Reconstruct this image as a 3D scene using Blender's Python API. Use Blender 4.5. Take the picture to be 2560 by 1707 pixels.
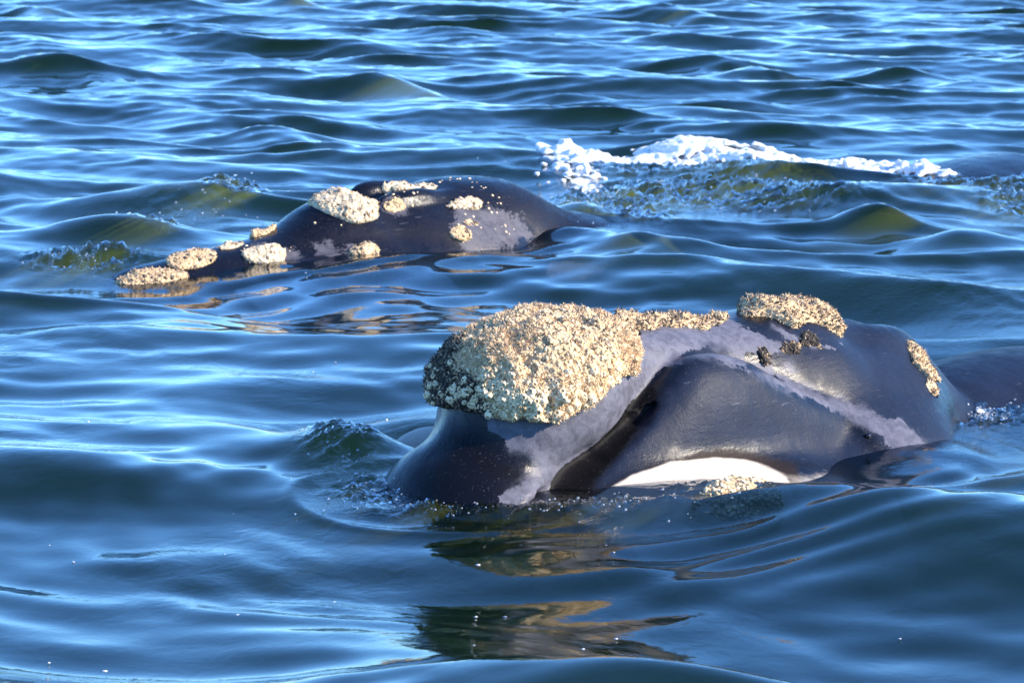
import bpy, math, random
import numpy as np
import openvdb
from mathutils import Vector, Matrix
from mathutils.bvhtree import BVHTree

# ================================================================== camera, sky, sun, exposure
sc = bpy.context.scene
for o in list(bpy.data.objects): bpy.data.objects.remove(o)
CAM_H = 2.9
cam = bpy.data.objects.new('camera', bpy.data.cameras.new('camera')); sc.collection.objects.link(cam); sc.camera = cam
cam.location = (0, 0, CAM_H); cam.rotation_euler = (math.radians(90-8.9405), 0, 0)
cam.data.sensor_width = 36; cam.data.lens = 36*7650/2560; cam.data.clip_end = 20000
cam.data.dof.use_dof = True; cam.data.dof.focus_distance = 14.4; cam.data.dof.aperture_fstop = 7.0
TO_SUN = Vector((.88, -.17, .44)).normalized()
SUN_EL = math.asin(TO_SUN.z); SUN_AZ = math.atan2(TO_SUN.x, TO_SUN.y)
world = bpy.data.worlds.new('World'); sc.world = world; world.use_nodes = True
nt = world.node_tree; bg = nt.nodes['Background']
sky = nt.nodes.new('ShaderNodeTexSky'); sky.sky_type = 'NISHITA'; sky.sun_disc = False
sky.sun_elevation = SUN_EL; sky.sun_rotation = SUN_AZ; sky.altitude = 0; sky.air_density = .85; sky.dust_density = .0; sky.ozone_density = 6.0
tint = nt.nodes.new('ShaderNodeMix'); tint.data_type = 'RGBA'; tint.blend_type = 'MULTIPLY'; tint.inputs[0].default_value = 1
tint.inputs[7].default_value = (.64, .87, 1.04, 1); nt.links.new(sky.outputs[0], tint.inputs[6]); nt.links.new(tint.outputs[2], bg.inputs[0]); bg.inputs[1].default_value = .15
sun = bpy.data.objects.new('sun', bpy.data.lights.new('sun', 'SUN')); sc.collection.objects.link(sun)
sun.data.energy = 3.6; sun.data.angle = math.radians(.55); sun.data.color = (1, .88, .72)
sun.rotation_euler = (-TO_SUN).to_track_quat('-Z', 'Y').to_euler()
vs = sc.view_settings; vs.view_transform = 'Standard'; vs.look = 'None'; vs.exposure = 1.7; vs.gamma = 1.0; vs.use_curve_mapping = False
sc.cycles.use_denoising = True; sc.cycles.max_bounces = 5; sc.cycles.transparent_max_bounces = 8
sc.cycles.volume_bounces = 0; sc.cycles.sample_clamp_indirect = 6; sc.cycles.caustics_reflective = False; sc.cycles.caustics_refractive = False

# ================================================================== materials
class NB:
    def __init__(s, name):
        s.m = bpy.data.materials.new(name); s.m.use_nodes = True; s.t = s.m.node_tree; s.t.nodes.clear()
        s.out = s.n('ShaderNodeOutputMaterial')
    def n(s, typ, **kw):
        nd = s.t.nodes.new(typ)
        for k, v in kw.items(): setattr(nd, k, v)
        return nd
    def put(s, sock, v):
        if hasattr(v, 'is_output'): s.t.links.new(v, sock)
        elif v is not None: sock.default_value = v if not (isinstance(v, tuple) and len(v) == 3) else v+(1,)
    def math(s, op, a, b=None, c=None, clamp=False):
        nd = s.n('ShaderNodeMath', operation=op, use_clamp=clamp)
        for i, v in enumerate((a, b, c)): s.put(nd.inputs[i], v)
        return nd.outputs[0]
    def attr(s, name): return s.n('ShaderNodeAttribute', attribute_name=name).outputs['Fac']
    def noise(s, scale, detail=3, rough=.55, vec=None, dist=0):
        nd = s.n('ShaderNodeTexNoise'); nd.inputs['Scale'].default_value = scale; nd.inputs['Detail'].default_value = detail
        nd.inputs['Roughness'].default_value = rough; nd.inputs['Distortion'].default_value = dist
        if vec: s.t.links.new(vec, nd.inputs['Vector'])
        return nd.outputs['Fac']
    def coord(s, scale=None, rot=None):
        c = s.n('ShaderNodeTexCoord').outputs['Object']
        if scale:
            mp = s.n('ShaderNodeMapping'); mp.inputs['Scale'].default_value = scale
            if rot: mp.inputs['Rotation'].default_value = rot
            s.t.links.new(c, mp.inputs[0]); c = mp.outputs[0]
        return c
    def ramp(s, v, lo, hi, smooth=True, a=0.0, b=1.0):
        nd = s.n('ShaderNodeMapRange', interpolation_type='SMOOTHSTEP' if smooth else 'LINEAR')
        s.put(nd.inputs[0], v)
        for i, q in enumerate((lo, hi, a, b)): nd.inputs[i+1].default_value = q
        return nd.outputs[0]
    def mix(s, f, a, b):
        nd = s.n('ShaderNodeMix', data_type='RGBA'); s.put(nd.inputs[0], f); s.put(nd.inputs[6], a); s.put(nd.inputs[7], b); return nd.outputs[2]
    def bump(s, h, strength, dist, normal=None):
        nd = s.n('ShaderNodeBump'); s.put(nd.inputs['Strength'], strength); nd.inputs['Distance'].default_value = dist; s.put(nd.inputs['Height'], h)
        if normal: s.t.links.new(normal, nd.inputs['Normal'])
        return nd.outputs[0]
    def principled(s, **kw):
        p = s.n('ShaderNodeBsdfPrincipled')
        for k, v in kw.items(): s.put(p.inputs[k.replace('_', ' ')], v)
        s.t.links.new(p.outputs[0], s.out.inputs['Surface']); return p

def mat_skin(name, wet_or_dark, dry, dry_col, white_col, rag=1.0):
    b = NB(name); co = b.coord()
    n1 = b.noise(9, 5, .6, co); n2 = b.noise(45, 4, .65, co); n3 = b.noise(3, 3, .5, co)
    wob = b.math('ADD', b.math('MULTIPLY', b.math('SUBTRACT', n1, .5), .09*rag), b.math('MULTIPLY', b.math('SUBTRACT', n2, .5), .045*rag*rag))
    gs = b.math('ADD', b.attr('grey'), wob); soft = b.ramp(n3, .45, .62)
    grey = b.math('ADD', b.math('MULTIPLY', b.ramp(gs, -.003, .005), b.math('SUBTRACT', 1, soft)), b.math('MULTIPLY', b.ramp(gs, -.03, .045), soft))
    blot = b.ramp(b.noise(16, 5, .7, co, .5), .36, .60); grey = b.math('MULTIPLY', grey, b.math('ADD', .62, b.math('MULTIPLY', blot, .38)))
    white = b.ramp(b.math('ADD', b.attr('white'), b.math('MULTIPLY', b.math('SUBTRACT', n1, .5), .012)), -.004, .008)
    black = b.ramp(b.math('ADD', b.attr('black'), b.math('MULTIPLY', wob, .6)), -.012, .012)
    band = b.ramp(b.math('ADD', b.attr('band'), b.math('MULTIPLY', b.math('SUBTRACT', n2, .5), .06)), -.02, .03)
    slate = b.ramp(b.math('ADD', b.attr('slate'), wob), -.02, .10)
    mott = b.ramp(n2, .3, .75); mott2 = b.ramp(n3, .3, .7)
    basec = b.mix(slate, wet_or_dark, dry)
    basec = b.mix(b.math('MULTIPLY', mott2, .45), basec, b.mix(.55, basec, (.004, .004, .006)))
    g2 = b.mix(b.math('MULTIPLY', mott, .35), dry_col, tuple(c*.55 for c in dry_col))
    c = b.mix(grey, basec, g2)
    c = b.mix(band, c, (.022, .015, .012))
    c = b.mix(black, c, (.004, .0035, .004))  # dark pigment plus painted shade along the mouth gap
    strk = b.ramp(b.noise(30, 3, .6, b.coord((1.0, 1.6, 3.0))), .50, .64)
    w2 = b.mix(b.math('MULTIPLY', strk, .35), white_col, (.42, .33, .24))
    c = b.mix(white, c, w2)
    fl = b.ramp(b.noise(140, 1, .4, co), .735, .76)
    c = b.mix(b.math('MULTIPLY', fl, .30), c, (.30, .28, .27))
    rough = b.math('ADD', b.math('MULTIPLY', b.math('MAXIMUM', b.math('MAXIMUM', grey, slate), b.math('MULTIPLY', b.math('MAXIMUM', band, black), 1.6)), .22), b.math('ADD', .17, b.math('MULTIPLY', n1, .16)))
    n4 = b.noise(24, 4, .6, b.coord((.22, 1.3, 1.6), (0, .35, 0)), .3)
    scr = b.ramp(n4, .66, .70)
    c = b.mix(b.math('MULTIPLY', scr, .22), c, (.16, .16, .18))
    bm = b.bump(b.math('ADD', n2, b.math('ADD', b.math('MULTIPLY', b.noise(160, 2, .5, co), .4), b.math('MULTIPLY', n4, .9))), .20, .012)
    b.principled(Base_Color=c, Roughness=rough, IOR=1.38, Normal=bm, Specular_IOR_Level=b.ramp(b.math('MAXIMUM', b.math('MAXIMUM', grey, slate), b.math('MULTIPLY', b.math('MAXIMUM', band, black), 1.2)), 0, 1, False, .38, .14))
    return b.m
def mat_crust(name, hi, lo, sc1):
    b = NB(name); co = b.coord()
    n1 = b.noise(sc1, 4, .6, co); n2 = b.noise(sc1*4.5, 4, .7, co)
    vo = b.n('ShaderNodeTexVoronoi'); vo.inputs['Scale'].default_value = sc1*5; b.t.links.new(co, vo.inputs['Vector'])
    c = b.mix(b.ramp(n2, .36, .6), lo, hi)
    c = b.mix(b.ramp(n1, .58, .72), c, tuple(x*.5 for x in lo))
    wet_or_dark = b.ramp(b.math('ADD', b.attr('wet_or_dark'), b.math('MULTIPLY', b.math('SUBTRACT', n1, .5), 1.3)), .36, .55)  # darkening mask; on the bonnet it carries the painted front-left shade
    c = b.mix(wet_or_dark, c, (.030, .024, .020))
    h = b.math('SUBTRACT', b.math('MULTIPLY', n2, 1.2), vo.outputs['Distance'])
    b.principled(Base_Color=c, Roughness=.85, Normal=b.bump(h, .9, .012), Specular_IOR_Level=.2)
    return b.m
def mat_bits(name, cols, rough=.7):
    """small shells and lice: a colour of its own for each piece (attribute 'tone', 0..1)"""
    b = NB(name); t = b.attr('tone')
    r = b.n('ShaderNodeValToRGB'); b.put(r.inputs[0], t); r.color_ramp.interpolation = 'LINEAR'
    e = r.color_ramp.elements
    while len(e) < len(cols): e.new(.5)
    for i, (p, c) in enumerate(cols): e[i].position = p; e[i].color = c+(1,)
    b.principled(Base_Color=r.outputs[0], Roughness=rough, Specular_IOR_Level=.3)
    return b.m
def mat_foam():
    b = NB('sea_foam'); co = b.coord()
    h = b.math('ADD', b.noise(14, 5, .65, co), b.math('MULTIPLY', b.noise(60, 3, .6, co), .4))
    p = b.principled(Base_Color=b.mix(b.ramp(b.noise(7, 4, .6, co), .5, .75), (.80, .81, .82), (.50, .55, .56)), Roughness=.55,
                     Normal=b.bump(h, .8, .05), Subsurface_Weight=.35, Subsurface_Scale=.04)
    p.inputs['Subsurface Radius'].default_value = (1, 1, 1)
    return b.m
def mat_drop():
    b = NB('water_drop'); b.principled(Base_Color=(.9, .93, .95), Roughness=.06, IOR=1.33, Transmission_Weight=.8); return b.m
def mat_water():
    b = NB('sea_water'); co = b.coord()
    churn = b.attr('churn')
    # fine ripples: soft streaks everywhere, sharp ones where the whales stir the surface
    r1 = b.noise(7, 3, .5, b.coord((1, .8, 1), (0, 0, .35)), .6); r2 = b.noise(26, 3, .6, co, .4); r3 = b.noise(75, 2, .6, co)
    patch = b.ramp(b.noise(.55, 2, .5, co), .42, .68)
    n = b.bump(r1, b.math('ADD', .025, b.math('MULTIPLY', patch, .08)), .05)
    n = b.bump(r2, b.math('ADD', .012, b.math('ADD', b.math('MULTIPLY', churn, .55), b.math('MULTIPLY', patch, .03))), .03, n)
    n = b.bump(r3, b.math('MULTIPLY', churn, .35), .012, n)
    fr = b.n('ShaderNodeFresnel'); fr.inputs['IOR'].default_value = 1.335; b.t.links.new(n, fr.inputs['Normal'])
    gl = b.n('ShaderNodeBsdfGlossy'); gl.inputs['Roughness'].default_value = .02; gl.inputs['Color'].default_value = (1, 1, 1, 1); b.t.links.new(n, gl.inputs['Normal'])
    tr = b.n('ShaderNodeBsdfTransparent'); tr.inputs[0].default_value = (.96, .98, .97, 1)
    mx = b.n('ShaderNodeMixShader'); b.t.links.new(fr.outputs[0], mx.inputs[0]); b.t.links.new(tr.outputs[0], mx.inputs[1]); b.t.links.new(gl.outputs[0], mx.inputs[2])
    # foam lying in the surface
    fz = b.math('ADD', b.attr('foam'), b.math('MULTIPLY', b.math('SUBTRACT', b.noise(9, 6, .7, b.coord((1, .7, 1))), .5), 1.5))
    fm = b.ramp(fz, .52, .72)
    df = b.n('ShaderNodeBsdfDiffuse'); df.inputs[0].default_value = (.80, .82, .82, 1); b.t.links.new(n, df.inputs['Normal'])
    m2 = b.n('ShaderNodeMixShader'); b.t.links.new(fm, m2.inputs[0]); b.t.links.new(mx.outputs[0], m2.inputs[1]); b.t.links.new(df.outputs[0], m2.inputs[2])
    b.t.links.new(m2.outputs[0], b.out.inputs['Surface'])
    vsn = b.n('ShaderNodeVolumeScatter'); vsn.inputs['Color'].default_value = (.32, .38, .04, 1); vsn.inputs['Density'].default_value = 1.05
    va = b.n('ShaderNodeVolumeAbsorption'); va.inputs['Color'].default_value = (.20, .34, .12, 1); va.inputs['Density'].default_value = .85
    ad = b.n('ShaderNodeAddShader'); b.t.links.new(vsn.outputs[0], ad.inputs[0]); b.t.links.new(va.outputs[0], ad.inputs[1])
    b.t.links.new(ad.outputs[0], b.out.inputs['Volume'])
    return b.m
M_WATER = mat_water()
M_SKIN1 = mat_skin('whale_skin_near', (.0035, .003, .0035), (.012, .018, .036), (.125, .124, .155), (.48, .42, .345))
M_SKIN2 = mat_skin('whale_skin_far', (.004, .004, .007), (.009, .010, .018), (.10, .095, .11), (.80, .74, .66), 2.2)
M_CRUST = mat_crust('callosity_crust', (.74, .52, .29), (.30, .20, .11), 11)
M_CRUST2 = mat_crust('callosity_crust_pale', (.68, .56, .38), (.34, .26, .17), 8)
M_BITS = mat_bits('whale_lice', [(0, (.035, .027, .022)), (.15, (.34, .25, .17)), (.45, (.64, .44, .25)), (1, (.86, .68, .43))])
M_SHELL = mat_bits('barnacle_shell', [(0, (.30, .20, .11)), (.35, (.62, .44, .24)), (1, (.84, .68, .44))])
M_FOAM = mat_foam(); M_DROP = mat_drop()
b = NB('eye'); b.principled(Base_Color=(.006, .004, .004), Roughness=.1); M_EYE = b.m

# ================================================================== the sea
RNG = np.random.RandomState(7)
def sstep(x, a, b): u = np.clip((x-a)/(b-a), 0, 1); return u*u*(3-2*u)
def gauss(x, y, x0, y0, rx, ry, rot=0.):
    c, s = math.cos(rot), math.sin(rot); dx, dy = x-x0, y-y0
    return np.exp(-(((c*dx+s*dy)/rx)**2 + ((-s*dx+c*dy)/ry)**2))
def seg_dist(x, y, p, q):
    dx, dy = q[0]-p[0], q[1]-p[1]; u = np.clip(((x-p[0])*dx+(y-p[1])*dy)/(dx*dx+dy*dy), 0, 1)
    return np.hypot(x-p[0]-u*dx, y-p[1]-u*dy)
def wnoise(x, y, lam, seed, n=9, spread=math.pi, mean=0.):
    """2-D band noise of roughly one wavelength, -1..1"""
    r = np.random.RandomState(seed); out = np.zeros_like(x)
    for i in range(n):
        th = mean + r.uniform(-spread, spread); k = 2*math.pi/(lam*r.uniform(.7, 1.45))
        out += np.sin(x*(k*math.cos(th)) + y*(k*math.sin(th)) + r.uniform(0, 6.28))
    return out/(n**.5*1.25)
BANDS = []   # wavelength range, count, slope near, slope far, direction, spread
for lo_, hi_, cnt, sn, sf, mean, spr in ((2.8, 6.5, 12, .085, .082, 1.25, .5), (1.2, 2.8, 16, .108, .145, 1.05, .7),
                                       (.5, 1.2, 22, .060, .120, 1.2, .9), (.2, .5, 20, .030, .055, 1.0, 1.0)):
    ws = []
    for i in range(cnt):
        lam = math.exp(RNG.uniform(math.log(lo_), math.log(hi_))); th = mean + RNG.normal()*spr*.6
        ws.append((2*math.pi/lam, th, RNG.uniform(0, 6.283)))
    BANDS.append((ws, sn, sf, len(BANDS)))
def sea(x, y, full=False):
    x = np.asarray(x, np.float32); y = np.asarray(y, np.float32)
    far = sstep(y, 15.5, 27.)
    z = np.zeros_like(x); ox = np.zeros_like(x); oy = np.zeros_like(x)
    calm = 1 - .42*np.exp(-(seg_dist(x, y, (-.3, 13.7), (2.2, 15.6))/.9)**2) - .4*np.exp(-(seg_dist(x, y, (-2.8, 21.4), (1.2, 25.6))/1.1)**2)
    for ws, sn, sf, bi in BANDS:
        s = (sn + (sf-sn)*far)*math.sqrt(2./len(ws)) * calm
        s = s*(.75 + .55*wnoise(x, y, (9, 6, 3.2, 2.2)[bi], 50+bi, 5))
        if bi == 3: s = np.maximum(s, 0)
        for k, th, ph in ws:
            c, sn_ = math.cos(th), math.sin(th)
            p = x*(k*c) + y*(k*sn_) + ph; a = s/k
            z += a*np.sin(p)
            if bi < 3:
                g = 1.0*a*np.cos(p); ox += g*c; oy += g*sn_
    # --- swells and heaps of water pushed up by the whales
    for x0, y0, rx, ry, am, rot in ((3.35, 26.1, 1.15, .55, .20, .05), (2.9, 24.45, .34, .34, .13, .3), (3.4, 23.2, .42, .36, .12, -.2),
            (-2.95, 25.9, .95, .55, .17, .1), (-3.05, 23.3, .55, .40, .19, .15), (-2.95, 22.2, .45, .22, .08, .2), (-2.45, 26.9, .30, .35, .09, 0),
            (-.76, 14.85, .28, .42, .12, .2), (-.50, 15.75, .36, .40, .09, 0), (.40, 13.46, .42, .15, .045, .1),
            (3.0, 16.2, .7, .5, -.09, 0), (-2.3, 14.2, .75, .42, .12, -.25), (-1.5, 16.6, .8, .5, .09, .1), (.35, 17.2, .6, .45, .07, 0), (-1.35, 12.6, .7, .3, .05, -.15), (2.6, 18.3, .7, .5, .10, .2), (-2.6, 18.6, .7, .5, .09, .1), (.2, 19.4, .9, .5, .08, -.1), (.9, 24.2, .4, .6, .03, 0), (-.1, 13.45, .55, .12, .03, .0),
            (1.0, 26.2, .55, .9, .09, .6), (2.0, 27.4, 1.0, .8, .05, .5), (.55, 24.9, .22, .45, .11, .3)):
        z += am*gauss(x, y, x0, y0, rx, ry, rot)
    # --- rings that leave the near whale's flank
    d = seg_dist(x, y, (-.30, 13.75), (1.9, 14.9)); side = sstep(15.2 - y + .25*x, 0, .8)
    wob = .10*wnoise(x, y, 1.6, 91, 6)
    z += side*.0105*np.sin(2*math.pi*(d+wob)/.34)*sstep(d, .25, .6)*np.exp(-np.maximum(d-.6, 0)/1.1)*(.7+.5*wnoise(x, y, 2.2, 92, 5))
    z += side*.010*np.exp(-((d+.5*wob-.74)/.045)**2)
    d2 = seg_dist(x, y, (-2.8, 21.3), (.4, 24.0))
    z += sstep(23.6 + .5*x - y, 0, 1.)*.014*np.sin(2*math.pi*(d2+wob)/.5)*sstep(d2, .4, .8)*np.exp(-np.maximum(d2-.7, 0)/1.3)
    # --- stirred water
    ch = np.zeros_like(x); fo = np.zeros_like(x)
    for x0, y0, rx, ry, am, rot in ((-.80, 14.75, .20, .50, 1.0, .1), (-.62, 13.85, .26, .30, .9, .4), (-.15, 13.50, .50, .17, 1.0, .02), (.45, 13.48, .36, .20, 1.0, .1),
            (.95, 13.95, .30, .22, .55, .2), (2.52, 16.0, .28, .35, .8, 0), (-.45, 15.3, .3, .6, .35, 0), (2.9, 15.6, .9, .7, .30, .3),
            (-3.05, 22.05, .45, .45, 1.0, .2), (-2.75, 23.7, .30, .40, .9, 0), (-2.45, 26.7, .32, 1.1, .9, .1), (-2.8, 25.3, .9, 1.0, .30, 0),
            (.85, 26.0, .45, 1.5, 1.0, .15), (1.6, 26.7, .9, 1.0, 1.0, .2), (2.3, 26.0, .8, .7, .8, 0), (4.2, 27.3, .8, .9, .8, 0), (2.4, 28.5, 2.2, .9, .8, 0), (4.3, 25.6, .35, 1.0, .9, 0), (1.6, 17.6, 1.2, 1.3, .25, 0), (3.2, 19.5, 1.6, 2.2, .25, 0)):
        ch = np.maximum(ch, am*gauss(x, y, x0, y0, rx, ry, rot))
    ua = (.743*x + .669*y)*.5; va = (-.669*x + .743*y)*1.35
    bl = np.abs(wnoise(ua, va, .17, 71, 9)); b2 = np.abs(wnoise(ua, va, .34, 72, 9)); b3 = wnoise(ua, va, .08, 73, 9)
    w = sstep(ch, .12, .8); fs = 1 + .7*sstep(y, 18, 23)
    z += w*fs*(.022*((1-bl)**2-.4) + .030*((1-b2)**2-.4) + .007*np.abs(b3) + .012*wnoise(x, y, .22, 74, 9))
    for x0, y0, rx, ry, am, rot in ((1.9, 29.3, 1.9, .55, .95, -.06), (.62, 29.0, .28, .55, .9, 0), (4.2, 28.6, .6, .5, .55, 0), (.62, 27.3, .16, .9, .85, .1),
            (1.35, 27.2, .3, .4, .45, 0), (4.5, 25.6, .2, .5, .55, 0), (-2.42, 26.6, .16, .5, .45, 0), (-2.72, 23.65, .16, .22, .5, 0), (-3.1, 21.95, .2, .25, .4, 0),
            (.42, 13.52, .30, .10, .55, .1), (-.1, 13.5, .4, .06, .35, 0), (2.52, 16.05, .10, .10, .7, 0), (1.9, 26.0, .3, .25, .4, 0), (2.9, 16.2, .35, .15, .45, 0)):
        fo = np.maximum(fo, am*gauss(x, y, x0, y0, rx, ry, rot))
    if full: return z, ox, oy, ch, fo
    return z
def build_sea():
    na, ny = 1100, 960
    tt = np.tan(np.radians(np.concatenate([np.linspace(-33, -11.2, 130)[:-1], np.linspace(-11.2, 11.2, na-240), np.linspace(11.2, 33, 130)[1:]])))
    ys = np.concatenate([np.geomspace(4.5, 10.2, 90)[:-1], np.geomspace(10.2, 68, ny-140), np.geomspace(69, 140, 50)])
    Y, TT = np.meshgrid(ys, tt, indexing='ij'); X = Y*TT
    z, ox, oy, ch, fo = sea(X, Y, True)
    P = np.stack([X+ox, Y+oy, z], -1).reshape(-1, 3)
    n0, n1 = X.shape; idx = np.arange(n0*n1).reshape(n0, n1)
    q = np.stack([idx[:-1, :-1], idx[:-1, 1:], idx[1:, 1:], idx[1:, :-1]], -1).reshape(-1, 4)
    # far sheet to the horizon, side aprons, floor of the water body
    ring = np.concatenate([idx[0, :], idx[1:, -1], idx[-1, -2::-1], idx[-2:0:-1, 0]])
    R = P[ring].copy(); outer = R.copy(); c = np.array([0, 40., 0])
    outer[:, :2] = c[:2] + (R[:, :2]-c[:2])/np.maximum(np.linalg.norm(R[:, :2]-c[:2], axis=1), 1)[:, None]*6000; outer[:, 2] = 0
    floor = outer.copy(); floor[:, 2] = -12
    b0 = len(P); m = len(ring); P = np.concatenate([P, outer, floor, [[0, 40, -12]]])
    i = np.arange(m); j = (i+1) % m
    q2 = np.stack([ring[j], ring[i], b0+i, b0+j], -1); q3 = np.stack([b0+j, b0+i, b0+m+i, b0+m+j], -1)
    o = mesh_obj('sea', P, np.concatenate([q, q2, q3]), M_WATER)
    # the floor as a fan of triangles
    import bmesh
    bm = bmesh.new(); bm.from_mesh(o.data); bm.verts.ensure_lookup_table()
    for k in range(m):
        try: bm.faces.new((bm.verts[b0+m+int(j[k])], bm.verts[b0+m+int(i[k])], bm.verts[b0+2*m]))
        except ValueError: pass
    bm.to_mesh(o.data); bm.free()
    pad = len(P) - n0*n1
    for nm, v in (('churn', ch), ('foam', fo)):
        at = o.data.attributes.new(nm, 'FLOAT', 'POINT'); at.data.foreach_set('value', np.concatenate([v.ravel(), np.zeros(pad)]).astype(np.float32))
    o['kind'] = 'structure'; o['label'] = 'blue green sea surface with dark swells and bright sky reflections'
    return o
# ------------------------------------------------------------------ implicit modelling helpers
def spline(xs, ys, x):
    xs = np.asarray(xs, float); ys = np.asarray(ys, float)
    d = np.gradient(ys, xs)
    x = np.clip(x, xs[0], xs[-1])
    i = np.clip(np.searchsorted(xs, x) - 1, 0, len(xs) - 2)
    h = xs[i+1] - xs[i]; u = (x - xs[i]) / h
    return ((2*u**3 - 3*u**2 + 1)*ys[i] + (u**3 - 2*u**2 + u)*h*d[i]
            + (-2*u**3 + 3*u**2)*ys[i+1] + (u**3 - u**2)*h*d[i+1])
def smin(a, b, k):
    h = np.clip(0.5 + 0.5*(b - a)/k, 0, 1)
    return b*(1-h) + a*h - k*h*(1-h)
def smax(a, b, k): return -smin(-a, -b, k)
def ell(S, T, Z, c, r, p=2.0):
    q = (np.abs((S-c[0])/r[0])**p + np.abs((T-c[1])/r[1])**p + np.abs((Z-c[2])/r[2])**p)**(1.0/p)
    return (q-1)*min(r)
def loft(S, T, Z, ks, tc, w, top, bot, p=2.0, cap0=.2, cap1=.2):
    """swept superellipse along s; knots give centre, half width, top and bottom heights"""
    tcs = spline(ks, tc, S); ws = spline(ks, w, S); tp = spline(ks, top, S); bt = spline(ks, bot, S)
    c0 = np.clip((ks[0] + cap0 - S)/cap0, 0, None); c1 = np.clip((S - ks[-1] + cap1)/cap1, 0, None)
    h = np.maximum((tp-bt)/2, 1e-3); zc = (tp+bt)/2
    e = np.maximum(c0, c1)
    q = (np.abs((T-tcs)/ws)**p + np.abs((Z-zc)/h)**p + e**p)**(1.0/p)
    return (q-1)*np.minimum(np.minimum(ws, h), .35)
def fbm3(P, freq, seed, octaves=3):
    """cheap band noise: a sum of random plane waves, roughly in -1..1"""
    rng = np.random.RandomState(seed); out = np.zeros(P.shape[:-1], np.float32); a = 1.0; tot = 0
    for o in range(octaves):
        for k in range(7):
            d = rng.normal(size=3); d /= np.linalg.norm(d)
            out += a*np.sin(P @ (d*freq*rng.uniform(.7, 1.4)) + rng.uniform(0, 6.28)).astype(np.float32)
        tot += a; a *= .55; freq *= 2.1
    return out/(tot*2.6)
def polygonise(field, lo, vox):
    for ax in range(3):
        for e in (0, -1):
            ix = [slice(None)]*3; ix[ax] = e; field[tuple(ix)] = np.maximum(field[tuple(ix)], vox)
    g = openvdb.FloatGrid(3*vox) ; g.copyFromArray(np.ascontiguousarray(field, np.float32))
    pts, quads = g.convertToQuads(0.0)
    return np.asarray(pts)*vox + np.asarray(lo), np.asarray(quads)
def norm_field(f, vox):
    g = np.gradient(f, vox); n = np.sqrt(g[0]**2 + g[1]**2 + g[2]**2)
    return np.clip(f/np.maximum(n, .25), -.3, .3)
def grid(lo, hi, vox):
    ax = [np.arange(lo[i], hi[i]+vox*.5, vox, dtype=np.float32) for i in range(3)]
    return np.meshgrid(*ax, indexing='ij', sparse=True)
def mesh_obj(name, pts, faces, mat=None, parent=None, smooth=True):
    me = bpy.data.meshes.new(name)
    pts = np.ascontiguousarray(pts, np.float32); faces = np.ascontiguousarray(faces, np.int32)
    n, k = faces.shape
    me.vertices.add(len(pts)); me.vertices.foreach_set('co', pts.ravel())
    me.loops.add(n*k); me.loops.foreach_set('vertex_index', faces.ravel())
    me.polygons.add(n); me.polygons.foreach_set('loop_start', np.arange(0, n*k, k, dtype=np.int32))
    me.update(calc_edges=True)
    me.polygons.foreach_set('use_smooth', np.full(n, smooth))
    if mat: me.materials.append(mat)
    o = bpy.data.objects.new(name, me); bpy.context.scene.collection.objects.link(o)
    if parent: o.parent = parent
    return o
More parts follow.
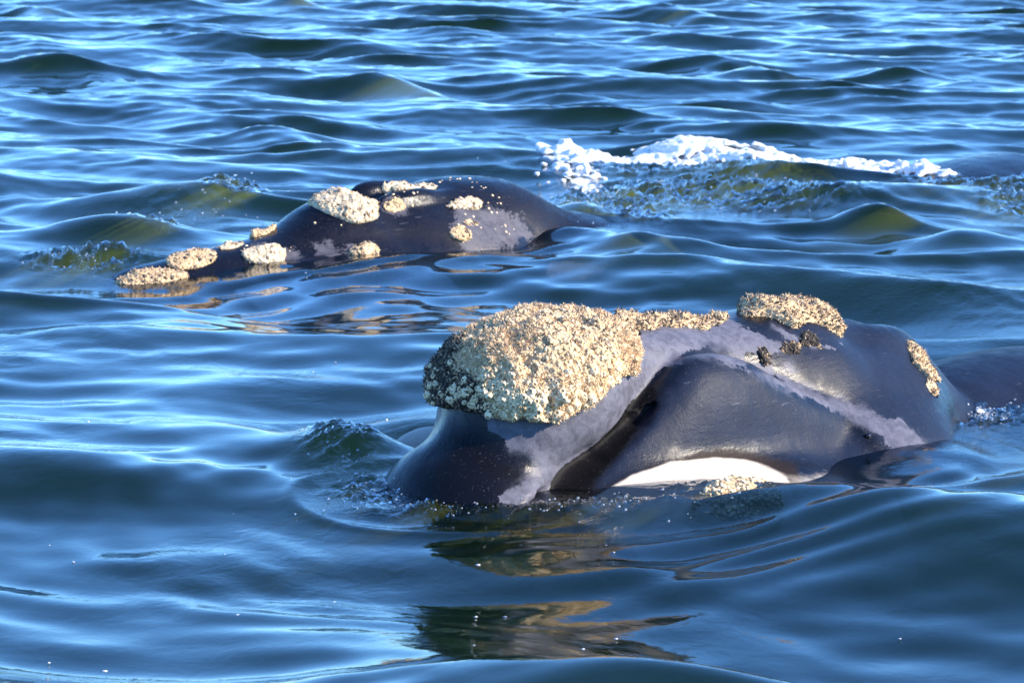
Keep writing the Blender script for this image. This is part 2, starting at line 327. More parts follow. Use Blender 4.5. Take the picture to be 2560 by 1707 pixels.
# ------------------------------------------------------------------ near whale, local axes: s from snout to tail, t to its left, z up
W1_LO, W1_HI, W1_VOX = (-.62, -1.35, -1.0), (6.6, 1.5, 1.0), .018
def near_whale_field(S, T, Z, parts=False):
    A = np.abs(T)
    ro = loft(S, T, Z, [.0, .14, .3, .6, .9, 1.3, 1.7, 2.1, 2.6],
              [0]*9, [.20, .27, .36, .425, .34, .30, .32, .38, .45],
              [.44, .56, .65, .69, .69, .655, .60, .56, .50],
              [-.35, -.22, -.06, .05, .18, .3, .1, -.2, -.4], 2.2, .22, .3)
    tip = ell(S, T, Z, (.14, -.02, -.30), (.50, .52, .54), 2.0)
    f = smin(ro, tip, .11); upper = f
    lip = loft(S, A, Z, [-.05, .3, .6, .9, 1.2, 1.5, 1.8, 2.1, 2.7],
               [.30, .33, .36, .385, .40, .41, .43, .44, .42], [.14, .17, .19, .2, .21, .22, .22, .22, .2],
               [-.08, .03, .18, .36, .535, .50, .37, .24, .03], [-.5]*9, 2.3, .2, .4)
    if parts: return upper, lip
    cr = loft(S, T, Z, [1.5, 1.9, 2.3, 2.7, 3.0, 3.3, 3.7], [0]*7, [.32, .46, .57, .62, .60, .50, .36],
              [.56, .56, .56, .46, .40, .31, .05], [-.7]*7, 2.1, .4, .35)
    jowl = ell(S, A, Z, (2.45, .5, -.22), (.55, .42, .34))
    cr = smin(cr, jowl, .2)
    hump = ell(S, A, Z, (2.98, .12, .22), (.34, .16, .23))
    co = ell(S, T, Z, (2.3, 0, .45), (.45, .2, .14))
    cr = smin(smin(cr, hump, .12), co, .1)
    f = smin(f, cr, .16)
    f = smin(f, lip, .03)
    chin = ell(S, T, Z, (1.15, 0, -.75), (1.42, 1.3, .83), 2.8)
    f = smin(f, chin, .12)
    knob = ell(S, A, Z, (.84, 1.02, -.06), (.26, .14, .12))
    f = smin(f, knob, .06)
    body = loft(S, T, Z, [2.9, 3.5, 4.0, 4.6, 5.4, 6.5], [0]*6, [.5, .84, 1.02, 1.15, 1.25, 1.2],
                [.0, .08, .135, .15, .06, -.3], [-1.2, -1.4, -1.8, -2.1, -2.3, -2.4], 2.0, .3, .3)
    f = smin(f, body, .08)
    # the half open mouth: a slot that runs up between rostrum and lip
    for a, b, r0, r1 in (((-.15, .46, -.18), (.2, .45, -.01), .045, .042), ((.2, .45, -.01), (.55, .44, .15), .042, .034),
                         ((.55, .44, .15), (.82, .42, .275), .034, .018), ((.82, .42, .275), (1.02, .40, .39), .018, .002)):
        a = np.array(a); b = np.array(b); d = b-a
        u = np.clip(((S-a[0])*d[0] + (A-a[1])*d[1]*.2 + (Z-a[2])*d[2])/(d@d), 0, 1)
        g = np.sqrt((S-a[0]-u*d[0])**2 + ((A-a[1]-u*d[1])*.42)**2 + (Z-a[2]-u*d[2])**2) - (r0 + (r1-r0)*u)
        f = smax(f, -g, .032)
    return f
W2_LO, W2_HI, W2_VOX = (-.5, -2.4, -.8), (11.6, 1.6, .75), .03
W2_O, W2_YAW = (-2.82, 21.4, 0), 42
def far_whale_field(S, T, Z):
    A = np.abs(T)
    ro = loft(S, T, Z, [-.1, .4, .9, 1.4, 1.8, 2.3], [0]*6, [.26, .32, .35, .38, .42, .52],
              [.0, .07, .12, .19, .30, .34], [-.5]*6, 2.0, .3, .3)
    cr = loft(S, T, Z, [1.4, 1.8, 2.2, 2.7, 3.2, 3.7], [0]*6, [.3, .46, .56, .66, .66, .6],
              [.17, .32, .36, .36, .30, .22], [-.8]*6, 2.0, .4, .4)
    f = smin(ro, cr, .15)
    ball = ell(S, T, Z, (1.98, .05, .28), (.24, .24, .14))
    f = smin(f, ball, .06)
    for c, r in (((2.55, -.16, .40), (.26, .10, .09)), ((2.62, .16, .36), (.30, .10, .09))):
        f = smin(f, ell(S, T, Z, c, r), .05)
    hump = ell(S, T, Z, (3.30, -.1, .09), (.85, .5, .385))
    f = smin(f, hump, .08)
    lip = loft(S, A, Z, [.2, .8, 1.4, 2.0, 2.6, 3.0], [.3, .36, .42, .48, .52, .5], [.14, .18, .2, .22, .22, .2],
               [-.2, -.06, .04, .08, .02, -.1], [-.7]*6, 2.2, .3, .3)
    f = smin(f, lip, .06)
    chin = ell(S, T, Z, (1.6, 0, -.735), (1.9, 1.25, .72), 2.8)
    f = smin(f, chin, .05)
    body = loft(S, T, Z, [3.2, 3.8, 4.4, 5.2, 6.5, 8.0, 9.5, 10.4, 11.4],
                [0, 0, -.05, -.15, -.3, -.5, -.72, -.85, -1.0], [.55, .62, .72, .9, 1.1, 1.15, 1.1, 1.0, .9],
                [.26, .21, .13, .0, -.06, -.07, -.04, .08, .11], [-1.3]*9, 2.0, .3, .3)
    return smin(f, body, .12)
# ================================================================== whales
def poly_sd(px, py, poly):
    """signed distance to a closed polygon, positive inside"""
    poly = np.asarray(poly, np.float32); d = np.full(px.shape, 1e9, np.float32); ins = np.zeros(px.shape, bool)
    for i in range(len(poly)):
        a = poly[i]; b = poly[(i+1) % len(poly)]; e = b-a
        u = np.clip(((px-a[0])*e[0]+(py-a[1])*e[1])/max(e@e, 1e-9), 0, 1)
        d = np.minimum(d, np.hypot(px-a[0]-u*e[0], py-a[1]-u*e[1]))
        c = ((a[1] <= py) != (b[1] <= py)); 
        if abs(e[1]) > 1e-9: ins ^= c & (px < a[0] + (py-a[1])*e[0]/e[1])
    return np.where(ins, d, -d)
def side(P):
    """flank coordinates of local points (s, t, z): along the flank and up"""
    return (P[:, 0] + np.abs(P[:, 1]))*.7071, P[:, 2]
def flank(pts): return [((s+abs(t))*.7071, z) for s, t, z in pts]
def to_local(P): return P*np.array([1, -1, 1], np.float32)      # whale (s, t left, z) to right-handed object axes
def fix_quads(q): return q[:, ::-1]
def set_attr(o, nm, v):
    at = o.data.attributes.new(nm, 'FLOAT', 'POINT'); at.data.foreach_set('value', np.ascontiguousarray(v, np.float32))
def empty(name, loc, yaw, label, cat, group=None):
    o = bpy.data.objects.new(name, None); sc.collection.objects.link(o); o.location = loc; o.rotation_euler = (0, 0, math.radians(yaw))
    o['label'] = label; o['category'] = cat
    if group: o['group'] = group
    return o
def vnormals(o):
    n = np.empty(len(o.data.vertices)*3, np.float32); o.data.vertex_normals.foreach_get('vector', n); return n.reshape(-1, 3)
def coords(o):
    p = np.empty(len(o.data.vertices)*3, np.float32); o.data.vertices.foreach_get('co', p); return p.reshape(-1, 3)

def crust(name, fn, lo, hi, vox, region, thick, mat, parent, seed, rough=.012, freq=60, edge=.12, rim=.25, lump=.35, front=lambda S: 1.0):
    """a callosity: the animal's own surface swollen by 'thick' inside 'region' (positive inside, metres)"""
    S, T, Z = grid(lo, hi, vox)
    f = norm_field(fn(S, T, Z), vox)
    S, T, Z = np.broadcast_arrays(S, T, Z)
    G = np.stack([S, T, Z], -1).reshape(-1, 3)
    n = fbm3(G, freq, seed, 3).reshape(f.shape); nb = fbm3(G, freq*.22, seed+1, 2).reshape(f.shape)
    r = region(S, T, Z) + lump*edge*nb + n*.006
    th = thick*front(S)*(rim + (1-rim)*np.clip(r/edge, 0, 1)**.6)*(1+lump*nb)
    g = np.maximum(np.maximum(f - th - rough*n, -r), -(f+.03))
    p, q = polygonise(g, lo, vox)
    return mesh_obj(name, to_local(p), fix_quads(q), mat, parent)

ICO_V = None
def ico():
    global ICO_V
    if ICO_V is None:
        import bmesh
        bm = bmesh.new(); bmesh.ops.create_icosphere(bm, subdivisions=1, radius=1); bm.verts.ensure_lookup_table()
        ICO_V = (np.array([v.co[:] for v in bm.verts], np.float32), np.array([[v.index for v in f.verts] for f in bm.faces])); bm.free()
    return ICO_V
def frames(N, rng):
    a = rng.normal(size=N.shape); a -= N*np.sum(a*N, 1, keepdims=True); a /= np.linalg.norm(a, axis=1, keepdims=True)
    return a, np.cross(N, a)
def sample_surface(o, n, rng, keep=None):
    me = o.data; me.calc_loop_triangles(); k = len(me.loop_triangles)
    t = np.empty(k*3, np.int32); me.loop_triangles.foreach_get('vertices', t); t = t.reshape(-1, 3)
    P = coords(o); VN = vnormals(o)
    ar = np.linalg.norm(np.cross(P[t[:, 1]]-P[t[:, 0]], P[t[:, 2]]-P[t[:, 0]]), axis=1)
    c = P[t].mean(1); w = ar.copy()
    if keep is not None: w = w*keep(c, VN[t[:, 0]])
    w = np.maximum(w, 0); f = rng.choice(k, n, p=w/w.sum())
    u = rng.uniform(size=(n, 2)); u = np.where(u.sum(1, keepdims=True) > 1, 1-u, u)
    A, B, C = P[t[f, 0]], P[t[f, 1]], P[t[f, 2]]
    N = VN[t[f]].mean(1); N /= np.linalg.norm(N, axis=1, keepdims=True)+1e-9
    return A + (B-A)*u[:, :1] + (C-A)*u[:, 1:], N
def spikes(name, P, N, rng, h, w, mat, parent, lean=.55, tone=(.25, 1.)):
    n = len(P); D = N + rng.normal(size=N.shape)*lean; D /= np.linalg.norm(D, axis=1, keepdims=True)
    a, b = frames(D, rng); hh = rng.uniform(*h, size=(n, 1)); ww = rng.uniform(*w, size=(n, 1))
    base = P - D*.006
    V = np.stack([base+a*ww, base+b*ww*.6, base-a*ww, base-b*ww*.6, P+D*hh+a*ww*rng.normal(size=(n, 1))*.5], 1).reshape(-1, 3)
    i = (np.arange(n)*5)[:, None]
    F = np.concatenate([i+[[0, 1, 4]], i+[[1, 2, 4]], i+[[2, 3, 4]], i+[[3, 0, 4]]])
    o = mesh_obj(name, V, F, mat, parent, smooth=False); o['kind'] = 'stuff'
    t = rng.uniform(*tone, size=n); set_attr(o, 'tone', np.repeat(t, 5) * np.tile([.55, .55, .55, .55, 1.], n)); return o
def blobs(name, P, N, rng, r, mat, parent, squash=.75, tone=(.1, 1.), stuff=True):
    V0, F0 = ico(); n = len(P); k = len(V0); a, b = frames(N, rng); rr = rng.uniform(*r, size=(n, 1, 1))
    j = 1 + rng.normal(size=(n, k, 1))*.12
    V = P[:, None, :] + rr*j*(V0[None, :, :1]*a[:, None] + V0[None, :, 1:2]*b[:, None] + V0[None, :, 2:]*N[:, None]*squash)
    F = (np.arange(n)*k)[:, None, None] + F0[None]
    o = mesh_obj(name, V.reshape(-1, 3), F.reshape(-1, 3), mat, parent)
    if stuff: o['kind'] = 'stuff'
    set_attr(o, 'tone', np.repeat(rng.uniform(*tone, size=n), k)); return o

def body_mesh(fn, lo, hi, vox, mat, parent):
    S, T, Z = grid(lo, hi, vox); f = norm_field(fn(S, T, Z), vox); p, q = polygonise(f, lo, vox)
    # ripple the hide a little so reflections do not run dead straight
    o = mesh_obj('body', to_local(p), fix_quads(q), mat, parent)
    nv = vnormals(o); nz = fbm3(p, 7, 3, 3)*.006 + fbm3(p, 30, 5, 2)*.0012
    P = coords(o) + nv*nz[:, None]; o.data.vertices.foreach_set('co', P.astype(np.float32).ravel()); o.data.update()
    return o, p.astype(np.float32)

GREY = [(-0.03,0.27,0.35),(-0.05,0.28,0.29),(-0.01,0.32,0.28),(0.01,0.35,0.24),(0.02,0.37,0.21),(0.08,0.39,0.19),(0.13,0.4,0.14),(0.08,0.4,0.11),(0.05,0.41,0.06),(-0.07,0.38,0.02),(-.05,.40,-.1),(0.2,0.36,-.14),(0.26,0.40,-.05),(0.52,0.42,0.04),(0.73,0.42,0.15),(0.90,0.42,0.24),(1.02,0.40,0.36),(1.06,0.39,0.47),(1.18,0.38,0.53),(1.30,0.35,0.54),(1.36,0.40,0.53),(1.36,0.5,0.5),(1.54,0.54,0.42),(1.69,0.56,0.35),(1.94,0.55,0.26),(2.05,0.57,0.21),(2.18,0.6,0.14),(2.22,0.69,0.07),(2.27,0.74,0.05),(2.28,0.79,-.03),(2.55,0.84,-0.03),(2.52,0.81,0.02),(2.51,0.76,0.07),(2.46,0.71,0.11),(2.37,0.65,0.14),(2.31,0.59,0.17),(2.21,0.5,0.25),(2.12,0.51,0.23),(2.06,0.46,0.29),(1.96,0.41,0.34),(1.84,0.36,0.42),(1.69,0.32,0.45),(1.74,0.3,0.49),(1.85,0.35,0.44),(2.0,0.33,0.49),(1.95,0.29,0.52),(1.86,0.19,0.59),(1.67,0.19,0.66),(1.14,0.19,0.72),(0.88,0.34,0.60),(0.54,0.39,0.5),(0.2,0.4,0.45),(0.0,0.36,0.42)]
ISLAND = [(1.94,0.37,0.43),(2.0,0.37,0.44),(2.02,0.39,0.41),(2.02,0.41,0.37),(1.97,0.41,0.35),(1.92,0.39,0.39)]
UNDER = [(2.03,0.22,0.58),(2.13,0.3,0.53),(2.27,0.36,0.47),(2.45,0.34,0.46),(2.32,0.4,0.43),(2.21,0.36,0.47),(2.08,0.31,0.51)]
BAND = [(0.0,.40,-.05),(0.41,0.51,0.0),(0.57,0.54,0.05),(0.78,0.57,0.09),(1.06,0.6,0.125),(1.19,0.61,0.125),(1.34,0.63,0.095),(1.48,0.69,0.045),(1.60,0.75,0.0),(1.6,.75,-.08),(0.,.4,-.12)]
WHITE = [(0.30,.49,-.04),(0.46,0.51,0.01),(0.65,0.54,0.065),(0.88,0.58,0.095),(1.13,0.62,0.085),(1.32,0.66,0.055),(1.44,0.72,0.012),(1.52,0.74,-.02),(1.5,.78,-.08),(1.2,.7,-.10),(.6,.55,-.08)]
SLATE = [(.75,.38,.22),(1.0,.38,.41),(1.2,.38,.58),(1.4,.42,.56),(1.7,.52,.40),(2.1,.56,.22),(2.25,.68,.07),(2.3,.75,-.2),(1.6,.75,-.02),(1.2,.6,.10),(.75,.56,.07),(.45,.51,-.02),(.45,.42,.05)]
BLACK_SHADE = [(-.1,.36,-.15),(.0,.36,.02),(.2,.34,.06),(.49,.34,.16),(.7,.36,.29),(.98,.36,.43),(1.0,.38,.38),(.86,.41,.27),(.68,.44,.155),(.48,.46,.05),(.38,.46,-.15)]  # black lip skin beside the mouth gap, with its shade painted in
SLATE2 = [(1.7,.25,.6),(2.1,.3,.62),(2.7,.2,.6),(3.2,.3,.4),(3.2,.5,-.2),(2.3,.8,-.2),(2.2,.6,.15),(1.9,.45,.32)]

def near_whale():
    w = empty('whale', (-.28, 13.98, 0), 45, 'large black whale in front, cream crusted bonnet on its raised snout, white chin showing', 'whale', 'whales at the surface')
    fn = near_whale_field
    body, p = body_mesh(fn, W1_LO, W1_HI, W1_VOX, M_SKIN1, w)
    a, z = side(p)
    g = poly_sd(a, z, flank(GREY)); g = np.maximum(g, poly_sd(a, z, flank(ISLAND))); g = np.maximum(g, poly_sd(a, z, flank(UNDER)))
    up_, lip_ = fn(p[:, 0], p[:, 1], p[:, 2], True)
    g = np.where(p[:, 0] < 1.12, np.minimum(g, (lip_-up_)*3), g)
    set_attr(body, 'grey', np.clip(g, -.3, .3))
    set_attr(body, 'black', np.clip(np.minimum((up_-lip_+.01)*3, poly_sd(a, z, flank(BLACK_SHADE))), -.3, .3))
    at = np.abs(p[:, 1]); wav = .10*fbm3(p, 5, 61, 2)
    floor = np.min([at-.50-.36*sstep(p[:, 0], 1.1, 1.5), -.035-z, p[:, 0]-.22-.3*(at-.5)+1.6*wav, 2.1-p[:, 0]+wav], axis=0)
    set_attr(body, 'white', np.clip(np.where(at > .40, np.maximum(poly_sd(a, z, flank(WHITE)), floor*.12), -.3), -.3, .3))
    set_attr(body, 'band', np.clip(poly_sd(a, z, flank(BAND)), -.3, .3))
    set_attr(body, 'slate', np.clip(np.maximum(np.maximum(poly_sd(a, z, flank(SLATE)), poly_sd(a, z, flank(SLATE2))), np.minimum(p[:, 0]-3.2, .08)), -.3, .3))
    # bonnet
    ek = [-.45, -.10, .05, .26, .42, .57, .70, .80, .90, 1.0, 1.10]; ez = [.40, .40, .365, .345, .375, .43, .475, .48, .52, .64, .80]
    def reg(S, T, Z):
        e = spline(ek, ez, S) + .03*sstep(.15-S, 0, .2)
        e = e + .10*np.exp(-((S+.12)/.08)**2-((T-.14)/.06)**2)      # the notch over the snout's tip
        return np.minimum(Z - e, (1.06 - S)*.8)
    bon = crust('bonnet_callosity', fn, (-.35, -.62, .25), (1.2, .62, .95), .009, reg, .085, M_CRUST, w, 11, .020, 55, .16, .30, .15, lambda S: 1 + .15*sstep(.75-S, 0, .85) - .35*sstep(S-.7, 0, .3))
    rng = np.random.RandomState(3); pb = coords(bon)
    shadef = lambda c: sstep(.20 - c[:, 0] + .55*c[:, 1] - .25*(c[:, 2]-.55) + .10*fbm3(c, 9, 43, 2), -.02, .16)  # front-left of the bonnet, where shade is put into the crust colour
    set_attr(bon, 'wet_or_dark', shadef(pb)*.95)
    up = lambda c, n: np.where(n[:, 2] > -.6, 1., 0.)
    patchy = lambda c: .04 + sstep(fbm3(c, 14, 41, 2), -.15, .3)
    lowz = lambda c, n: np.where(n[:, 2] > -.5, 1, 0)*np.exp(-((c[:, 2]-.44)/.08)**2)*np.exp(-((c[:, 0]-.25)/.35)**2)
    P, N = sample_surface(bon, 15000, rng, lambda c, n: up(c, n)*patchy(c)*(1-.9*shadef(c))); spikes('whale_lice', P, N, rng, (.005, .024), (.003, .0068), M_BITS, bon, .65)
    P, N = sample_surface(bon, 5000, rng, lambda c, n: up(c, n)*(.25+2*lowz(c, n))*(1-.92*shadef(c))); blobs('barnacle_crust', P, N, rng, (.004, .0095), M_SHELL, bon, .8)
    P, N = sample_surface(bon, 220, rng, lambda c, n: lowz(c, n)*np.where(n[:, 1] < .1, 1, 0)); shells(P, N, rng, bon)
    P, N = sample_surface(bon, 3200, rng, lambda c, n: up(c, n)*(np.where(c[:, 2] > .66, 1, .12) + 5*shadef(c))); spikes('dark_lice', P, N, rng, (.008, .024), (.004, .009), M_BITS, bon, .7, (0., .15))  # dark spikes crowded front-left to deepen the painted shade
    # the smaller callosities along the crown
    for nm, c, r, th, lo, hi, n in (('rostral_callosity', (1.22, .05, .7), (.26, .105, .2), .035, (.85, -.25, .4), (1.65, .32, .9), 900),
                                   ('rostral_callosity', (1.66, .08, .63), (.21, .105, .2), .040, (1.35, -.25, .35), (2.05, .32, .85), 700),
                                   ('coaming_callosity', (2.36, .07, .56), (.36, .19, .22), .05, (1.75, -.35, .3), (2.85, .45, .85), 1900),
                                   ('cheek_callosity', (2.02, .335, .49), (.13, .03, .05), .010, (1.8, .2, .35), (2.25, .45, .6), 150),
                                   ('blowhole_callosity', (3.11, .35, .27), (.075, .15, .11), .022, (2.9, .1, .0), (3.35, .6, .5), 300),
                                   ('blowhole_callosity', (2.98, .50, .18), (.055, .05, .06), .03, (2.85, .38, .05), (3.1, .62, .32), 120)):
        reg = lambda S, T, Z, c=c, r=r: (1-np.sqrt(((S-c[0])/r[0])**2+((T-c[1])/r[1])**2+((Z-c[2])/r[2])**2))*min(r[0], r[1])
        k = crust(nm, fn, lo, hi, .009, reg, th, M_CRUST, w, 21+int(n), .016, 70, .06, .4, .6)
        P, N = sample_surface(k, n, rng, up); spikes('whale_lice', P, N, rng, (.007, .022), (.0035, .008), M_BITS, k, .65, (.1, 1.) if nm != 'cheek_callosity' else (0, .3))
        set_attr(k, 'wet_or_dark', np.full(len(k.data.vertices), .6 if nm == 'cheek_callosity' else .12))
        P, N = sample_surface(k, n//4+5, rng, up); spikes('dark_lice', P, N, rng, (.010, .028), (.005, .011), M_BITS, k, .8, (0., .12))
    cfn = lambda S, T, Z: np.sqrt(((S-.92)/.40)**2+((T-1.02)/.16)**2+((Z+.02)/.12)**2)
    reg = lambda S, T, Z: (1-cfn(S, T, Z))*.15
    k = crust('chin_callosity', fn, (.45, .8, -.16), (1.4, 1.25, .16), .010, reg, .026, M_CRUST, w, 77, .016, 45, .06, .4, .6)
    P, N = sample_surface(k, 500, rng, up); blobs('barnacle_crust', P, N, rng, (.008, .014), M_SHELL, k, .7)
    # eye just above the water
    bvh = BVHTree.FromPolygons([Vector(v) for v in p[::1].tolist()], [tuple(f) for f in np.array([pp.vertices[:] for pp in body.data.polygons])])
    h = bvh.find_nearest(Vector((2.20, .72, .075)))[0]
    V0, F0 = ico(); mesh_obj('eye', to_local(V0*np.array([.026, .018, .016]) + np.array(h[:])), F0[:, ::-1], M_EYE, w)
    return w
SHELL_ME = []
def shells(P, N, rng, parent):
    """single barnacles: low truncated cones with a sunken mouth, each an object, mesh data shared by four makes"""
    if not SHELL_ME:
        for k in range(4):
            pr = [(1.15, -.25), (1.0, .25), (.78, .62), (.58, .78), (.40, .66), (.0, .45)]; m = 8; V = []; r2 = np.random.RandomState(k)
            for ri, (r, zz) in enumerate(pr[:-1]):
                for j in range(m):
                    q = r*(1+r2.normal()*.09); V.append((q*math.cos(j*2*math.pi/m), q*math.sin(j*2*math.pi/m), zz*(1+r2.normal()*.06)))
            V.append((0, 0, .45)); F = []
            for ri in range(4):
                for j in range(m): F.append((ri*m+j, ri*m+(j+1) % m, (ri+1)*m+(j+1) % m)); F.append((ri*m+j, (ri+1)*m+(j+1) % m, (ri+1)*m+j))
            for j in range(m): F.append((4*m+j, 4*m+(j+1) % m, 5*m))
            o = mesh_obj('barnacle', np.array(V), np.array(F), M_SHELL); set_attr(o, 'tone', np.array([.7+.08*k]*32+[.05]*8+[.0]))
            SHELL_ME.append(o.data); bpy.data.objects.remove(o)
    for i in range(len(P)):
        o = bpy.data.objects.new('barnacle', SHELL_ME[i % 4]); sc.collection.objects.link(o); o.parent = parent
        r = rng.uniform(.011, .019)
        o.matrix_local = Matrix.LocRotScale(Vector(P[i]), Vector(N[i]).to_track_quat('Z', 'Y') @ Matrix.Rotation(rng.uniform(0, 6), 4, 'Z').to_quaternion(), Vector((r, r, r*rng.uniform(.8, 1.15))))

GREY2 = [(2.70,.55,.16),(2.85,.42,.30),(3.0,.38,.30),(3.38,0.37,0.26),(3.60,0.39,0.12),(3.55,0.5,0.03),(3.1,0.6,-.02),(2.80,0.62,-.02)]
def far_whale():
    w = empty('whale', W2_O, W2_YAW, 'low black whale farther back, round pale callosity before its blowholes, foam over its back', 'whale', 'whales at the surface')
    fn = far_whale_field
    body, p = body_mesh(fn, W2_LO, W2_HI, W2_VOX, M_SKIN2, w)
    a, z = side(p)
    g = poly_sd(a, z, flank(GREY2))
    sp = np.max([.10-np.linalg.norm(p-np.array(c), axis=1) for c in ((1.35,.30,.03),(1.62,.40,.06),(1.80,.5,.05),(1.2,.2,.1),(2.38,.25,.33))], axis=0)
    set_attr(body, 'grey', np.clip(np.maximum(g, sp), -.3, .3))
    set_attr(body, 'white', np.clip(np.minimum(np.abs(p[:, 1])-.60, np.minimum(-.03-p[:, 2], np.minimum(p[:, 0]-.6, 2.4-p[:, 0])))*.2, -.3, .3))
    set_attr(body, 'band', np.full(len(p), -.3)); set_attr(body, 'black', np.full(len(p), -.3)); set_attr(body, 'slate', np.clip(poly_sd(a, z, [(1.2, -.1), (3.4, -.1), (3.2, .6), (1.2, .3)]), -.3, .3)*.3)
    rng = np.random.RandomState(9)
    P, N = sample_surface(body, 70, rng, lambda c, n: np.where((c[:, 2] > .06) & (c[:, 0] < 3.4) & (c[:, 1] < .1), 1, 0)*(.05 + sstep(fbm3(c, 6, 77, 2), .0, .4)))
    blobs('whale_lice', P, N, rng, (.005, .015), M_BITS, body, .35, (.5, 1.))
    up = lambda c, n: np.where(n[:, 2] > -.5, 1., 0.)
    for nm, c, r, th, n, mt in (('bonnet_callosity', (.24, .14, -.05), (.30, .17, .10), .028, 300, M_CRUST), ('bonnet_callosity', (.66, .08, .08), (.20, .13, .12), .035, 260, M_CRUST),
                            ('rostral_callosity', (1.02, .04, .13), (.13, .07, .1), .05, 60, M_CRUST2), ('rostral_callosity', (1.38, -.06, .19), (.10, .05, .08), .05, 60, M_CRUST),
                            ('lip_callosity', (1.14, .24, .08), (.15, .11, .1), .05, 60, M_CRUST2), ('coaming_callosity', (2.03, .12, .35), (.29, .29, .18), .055, 500, M_CRUST2),
                            ('lip_callosity', (1.86, .55, .06), (.11, .09, .09), .05, 60, M_CRUST), ('cheek_callosity', (2.80, .54, .12), (.12, .09, .09), .05, 60, M_CRUST),
                            ('cheek_callosity', (2.95, .46, .19), (.11, .07, .07), .04, 60, M_CRUST), ('blowhole_callosity', (2.72, .02, .46), (.22, .12, .12), .04, 120, M_CRUST2),
                            ('blowhole_callosity', (3.02, .31, .33), (.22, .035, .09), .025, 80, M_CRUST2), ('blowhole_callosity', (2.40, .25, .33), (.10, .05, .06), .015, 20, M_CRUST)):
        reg = lambda S, T, Z, c=c, r=r: (1-np.sqrt(((S-c[0])/r[0])**2+((T-c[1])/r[1])**2+((Z-c[2])/r[2])**2))*min(r[0], r[1])
        lo = [c[i]-r[i]-.06 for i in range(3)]; hi = [c[i]+r[i]+.06 for i in range(3)]
        k = crust(nm, fn, lo, hi, .012, reg, th*.8, mt, w, 31+n, .016, 48, .06, .4, .55)
        P, N = sample_surface(k, n, rng, up); spikes('whale_lice', P, N, rng, (.007, .02), (.005, .010), M_BITS, k, .6, (.05, 1.) if mt is M_CRUST else (.6, 1.))
        P, N = sample_surface(k, n//8+4, rng, up); blobs('dark_lice', P, N, rng, (.008, .02), M_BITS, k, .5, (0., .12))
    return w
# ================================================================== foam, spray and flecks
def stuff(o, label): o['kind'] = 'stuff'; o['label'] = label; return o
def wash_foam():
    """froth: a few thousand swollen bubbles and clots fused into one airy mass"""
    lo = np.array([-.35, 27.6, -.25]); hi = (5.3, 30.7, .75); vox = .02; rng = np.random.RandomState(21)
    shp = [int((hi[i]-lo[i])/vox)+1 for i in range(3)]
    f = np.full(shp, .06, np.float32)
    kx = [0.0, .3, .6, 1.0, 1.6, 2.2, 2.8, 3.3, 3.9, 4.4, 4.9]
    n = 16000; x = rng.uniform(.25, 4.15, n)
    yc = spline(kx, [29.8, 29.4, 29.1, 29.5, 29.7, 29.4, 29.2, 29.0, 28.9, 28.7, 28.6], x)
    hw = spline(kx, [.10, .40, .62, .36, .32, .50, .65, .68, .55, .30, .10], x)
    ht = spline(kx, [.04, .10, .12, .09, .07, .11, .13, .14, .12, .08, .03], x)
    v = rng.normal(size=n)*.55; y = yc + hw*v
    # the clot that slides down towards the head
    m = 800; x = np.concatenate([x, rng.normal(.58, .13, m)]); y = np.concatenate([y, rng.uniform(27.7, 29.2, m)]); v = np.concatenate([v, rng.normal(size=m)*.7]); ht = np.concatenate([ht, np.full(m, .07)])
    clump = wnoise(x, y, .7, 205, 8) + .6*wnoise(x, y, .28, 206, 8)
    keep = (clump > -.95 + .45*np.abs(v)) | (rng.uniform(size=len(x)) < .15); x, y, v, ht, clump = [q[keep] for q in (x, y, v, ht, clump)]
    top = ht*np.clip(1-(v/1.25)**2, 0, 1)*np.clip(.75+.45*clump, .15, 1.3)
    z = sea(x, y) + top*rng.uniform(.05, 1, len(x))**.8 - .02
    r = .009 + .030*rng.uniform(size=len(x))**3
    for X0, Y0, Z0, R in zip(x, y, z, r):
        c = (np.array([X0, Y0, Z0])-lo)/vox; w = int(R/vox)+3; a = [max(0, int(c[i])-w) for i in range(3)]; e = [min(shp[i], int(c[i])+w+2) for i in range(3)]
        if min(e[i]-a[i] for i in range(3)) <= 0: continue
        gx, gy, gz = np.ogrid[a[0]:e[0], a[1]:e[1], a[2]:e[2]]
        d = np.sqrt((gx-c[0])**2 + (gy-c[1])**2 + ((gz-c[2])*1.25)**2)*vox - R
        sl = f[a[0]:e[0], a[1]:e[1], a[2]:e[2]]; np.minimum(sl, d, out=sl)
    gx, gy, gz = np.meshgrid(*[lo[i]+vox*np.arange(shp[i]) for i in range(3)], indexing='ij')
    near = f < .05; G = np.stack([gx[near], gy[near], gz[near]], -1)
    f[near] += .016*fbm3(G, 26, 5, 3)
    for ax in range(3): f = .5*f + .25*(np.roll(f, 1, ax) + np.roll(f, -1, ax))
    p, qd = polygonise(f, lo, vox)
    return stuff(mesh_obj('foam', p, qd, M_FOAM), 'white foaming wash breaking over the submerged back of the rear whale')
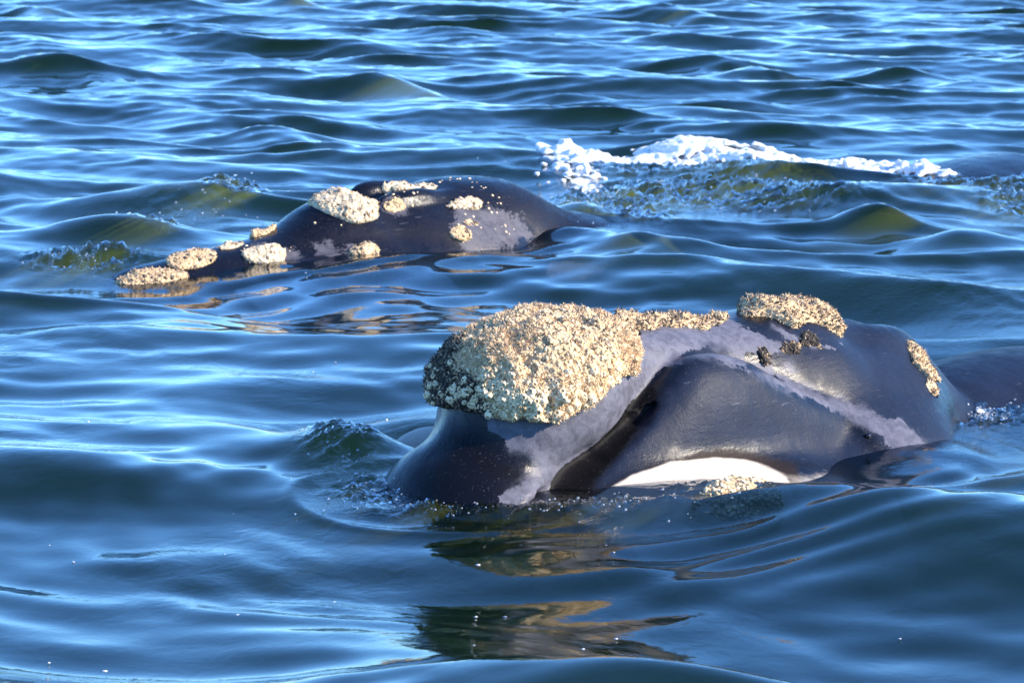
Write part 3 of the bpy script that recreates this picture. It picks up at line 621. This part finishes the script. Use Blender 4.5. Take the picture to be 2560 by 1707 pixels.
def droplets(name, spots, seed, label, mat, par=None):
    rng = np.random.RandomState(seed); P = []; R = []
    for x0, y0, rx, ry, n, r, hmax in spots:
        x = x0 + rng.normal(size=n)*rx; y = y0 + rng.normal(size=n)*ry
        z = sea(x, y) + rng.uniform(0, 1, n)**2.5*hmax + r*.3
        P.append(np.stack([x, y, z], -1)); R.append(rng.uniform(.3, 1.1, n)**2*r)
    P = np.concatenate(P); R = np.concatenate(R); V0, F0 = ico(); k = len(V0); n = len(P)
    V = P[:, None] + V0[None]*R[:, None, None]*np.array([1, 1, .8])
    F = (np.arange(n)*k)[:, None, None] + F0[None]
    return stuff(mesh_obj(name, V.reshape(-1, 3), F.reshape(-1, 3), mat), label)
build_sea()
near_whale()
far_whale()
wash_foam()
droplets('spray', [(-.55, 14.1, .22, .28, 66, .007, .03), (-.2, 13.5, .38, .08, 90, .006, .02), (.42, 13.5, .26, .09, 102, .007, .03), (-.8, 14.45, .10, .2, 30, .007, .03), (2.52, 16.02, .06, .06, 54, .012, .02), (2.75, 16.1, .12, .15, 36, .009, .03)], 5, 'glinting drops and bubbles along the snout of the near whale', M_DROP)
droplets('spray', [(.55, 25.2, .10, .6, 36, .012, .10), (.8, 26.2, .22, .8, 54, .011, .12), (1.5, 26.6, .7, .8, 66, .011, .06), (2.2, 25.6, .5, .3, 36, .010, .05), (.62, 28.0, .08, .6, 42, .014, .1), (2.4, 28.6, 1.2, .35, 72, .012, .06), (4.35, 25.6, .14, .7, 36, .014, .05), (4.0, 28.0, .5, .4, 36, .012, .05)], 6, 'drops thrown up where water runs off the rear whale', M_DROP)
droplets('spray', [(-2.42, 26.7, .14, .6, 54, .012, .06), (-2.55, 25.6, .22, .4, 30, .011, .03), (-2.74, 23.7, .12, .15, 36, .011, .07), (-3.1, 21.9, .15, .1, 36, .010, .03), (-2.2, 21.5, .5, .1, 18, .007, .02), (-1.0, 22.3, 1.0, .25, 15, .006, .03)], 8, 'sparkling drops over the bow wave of the rear whale', M_DROP)
def flecks():
    rng = np.random.RandomState(12); n = 46; y = rng.uniform(10.8, 17.5, n); x = rng.uniform(-1, 1, n)*y*.165
    V0, F0 = ico(); k = len(V0); r = rng.uniform(.003, .009, n)
    P = np.stack([x, y, sea(x, y)+.001], -1)
    V = P[:, None] + V0[None]*r[:, None, None]*np.stack([rng.uniform(.8, 1.8, n), rng.uniform(.7, 1.3, n), np.full(n, .35)], -1)[:, None]
    F = (np.arange(n)*k)[:, None, None] + F0[None]
    stuff(mesh_obj('foam', V.reshape(-1, 3), F.reshape(-1, 3), M_FOAM), 'tiny white foam flecks drifting on the near water')
flecks()
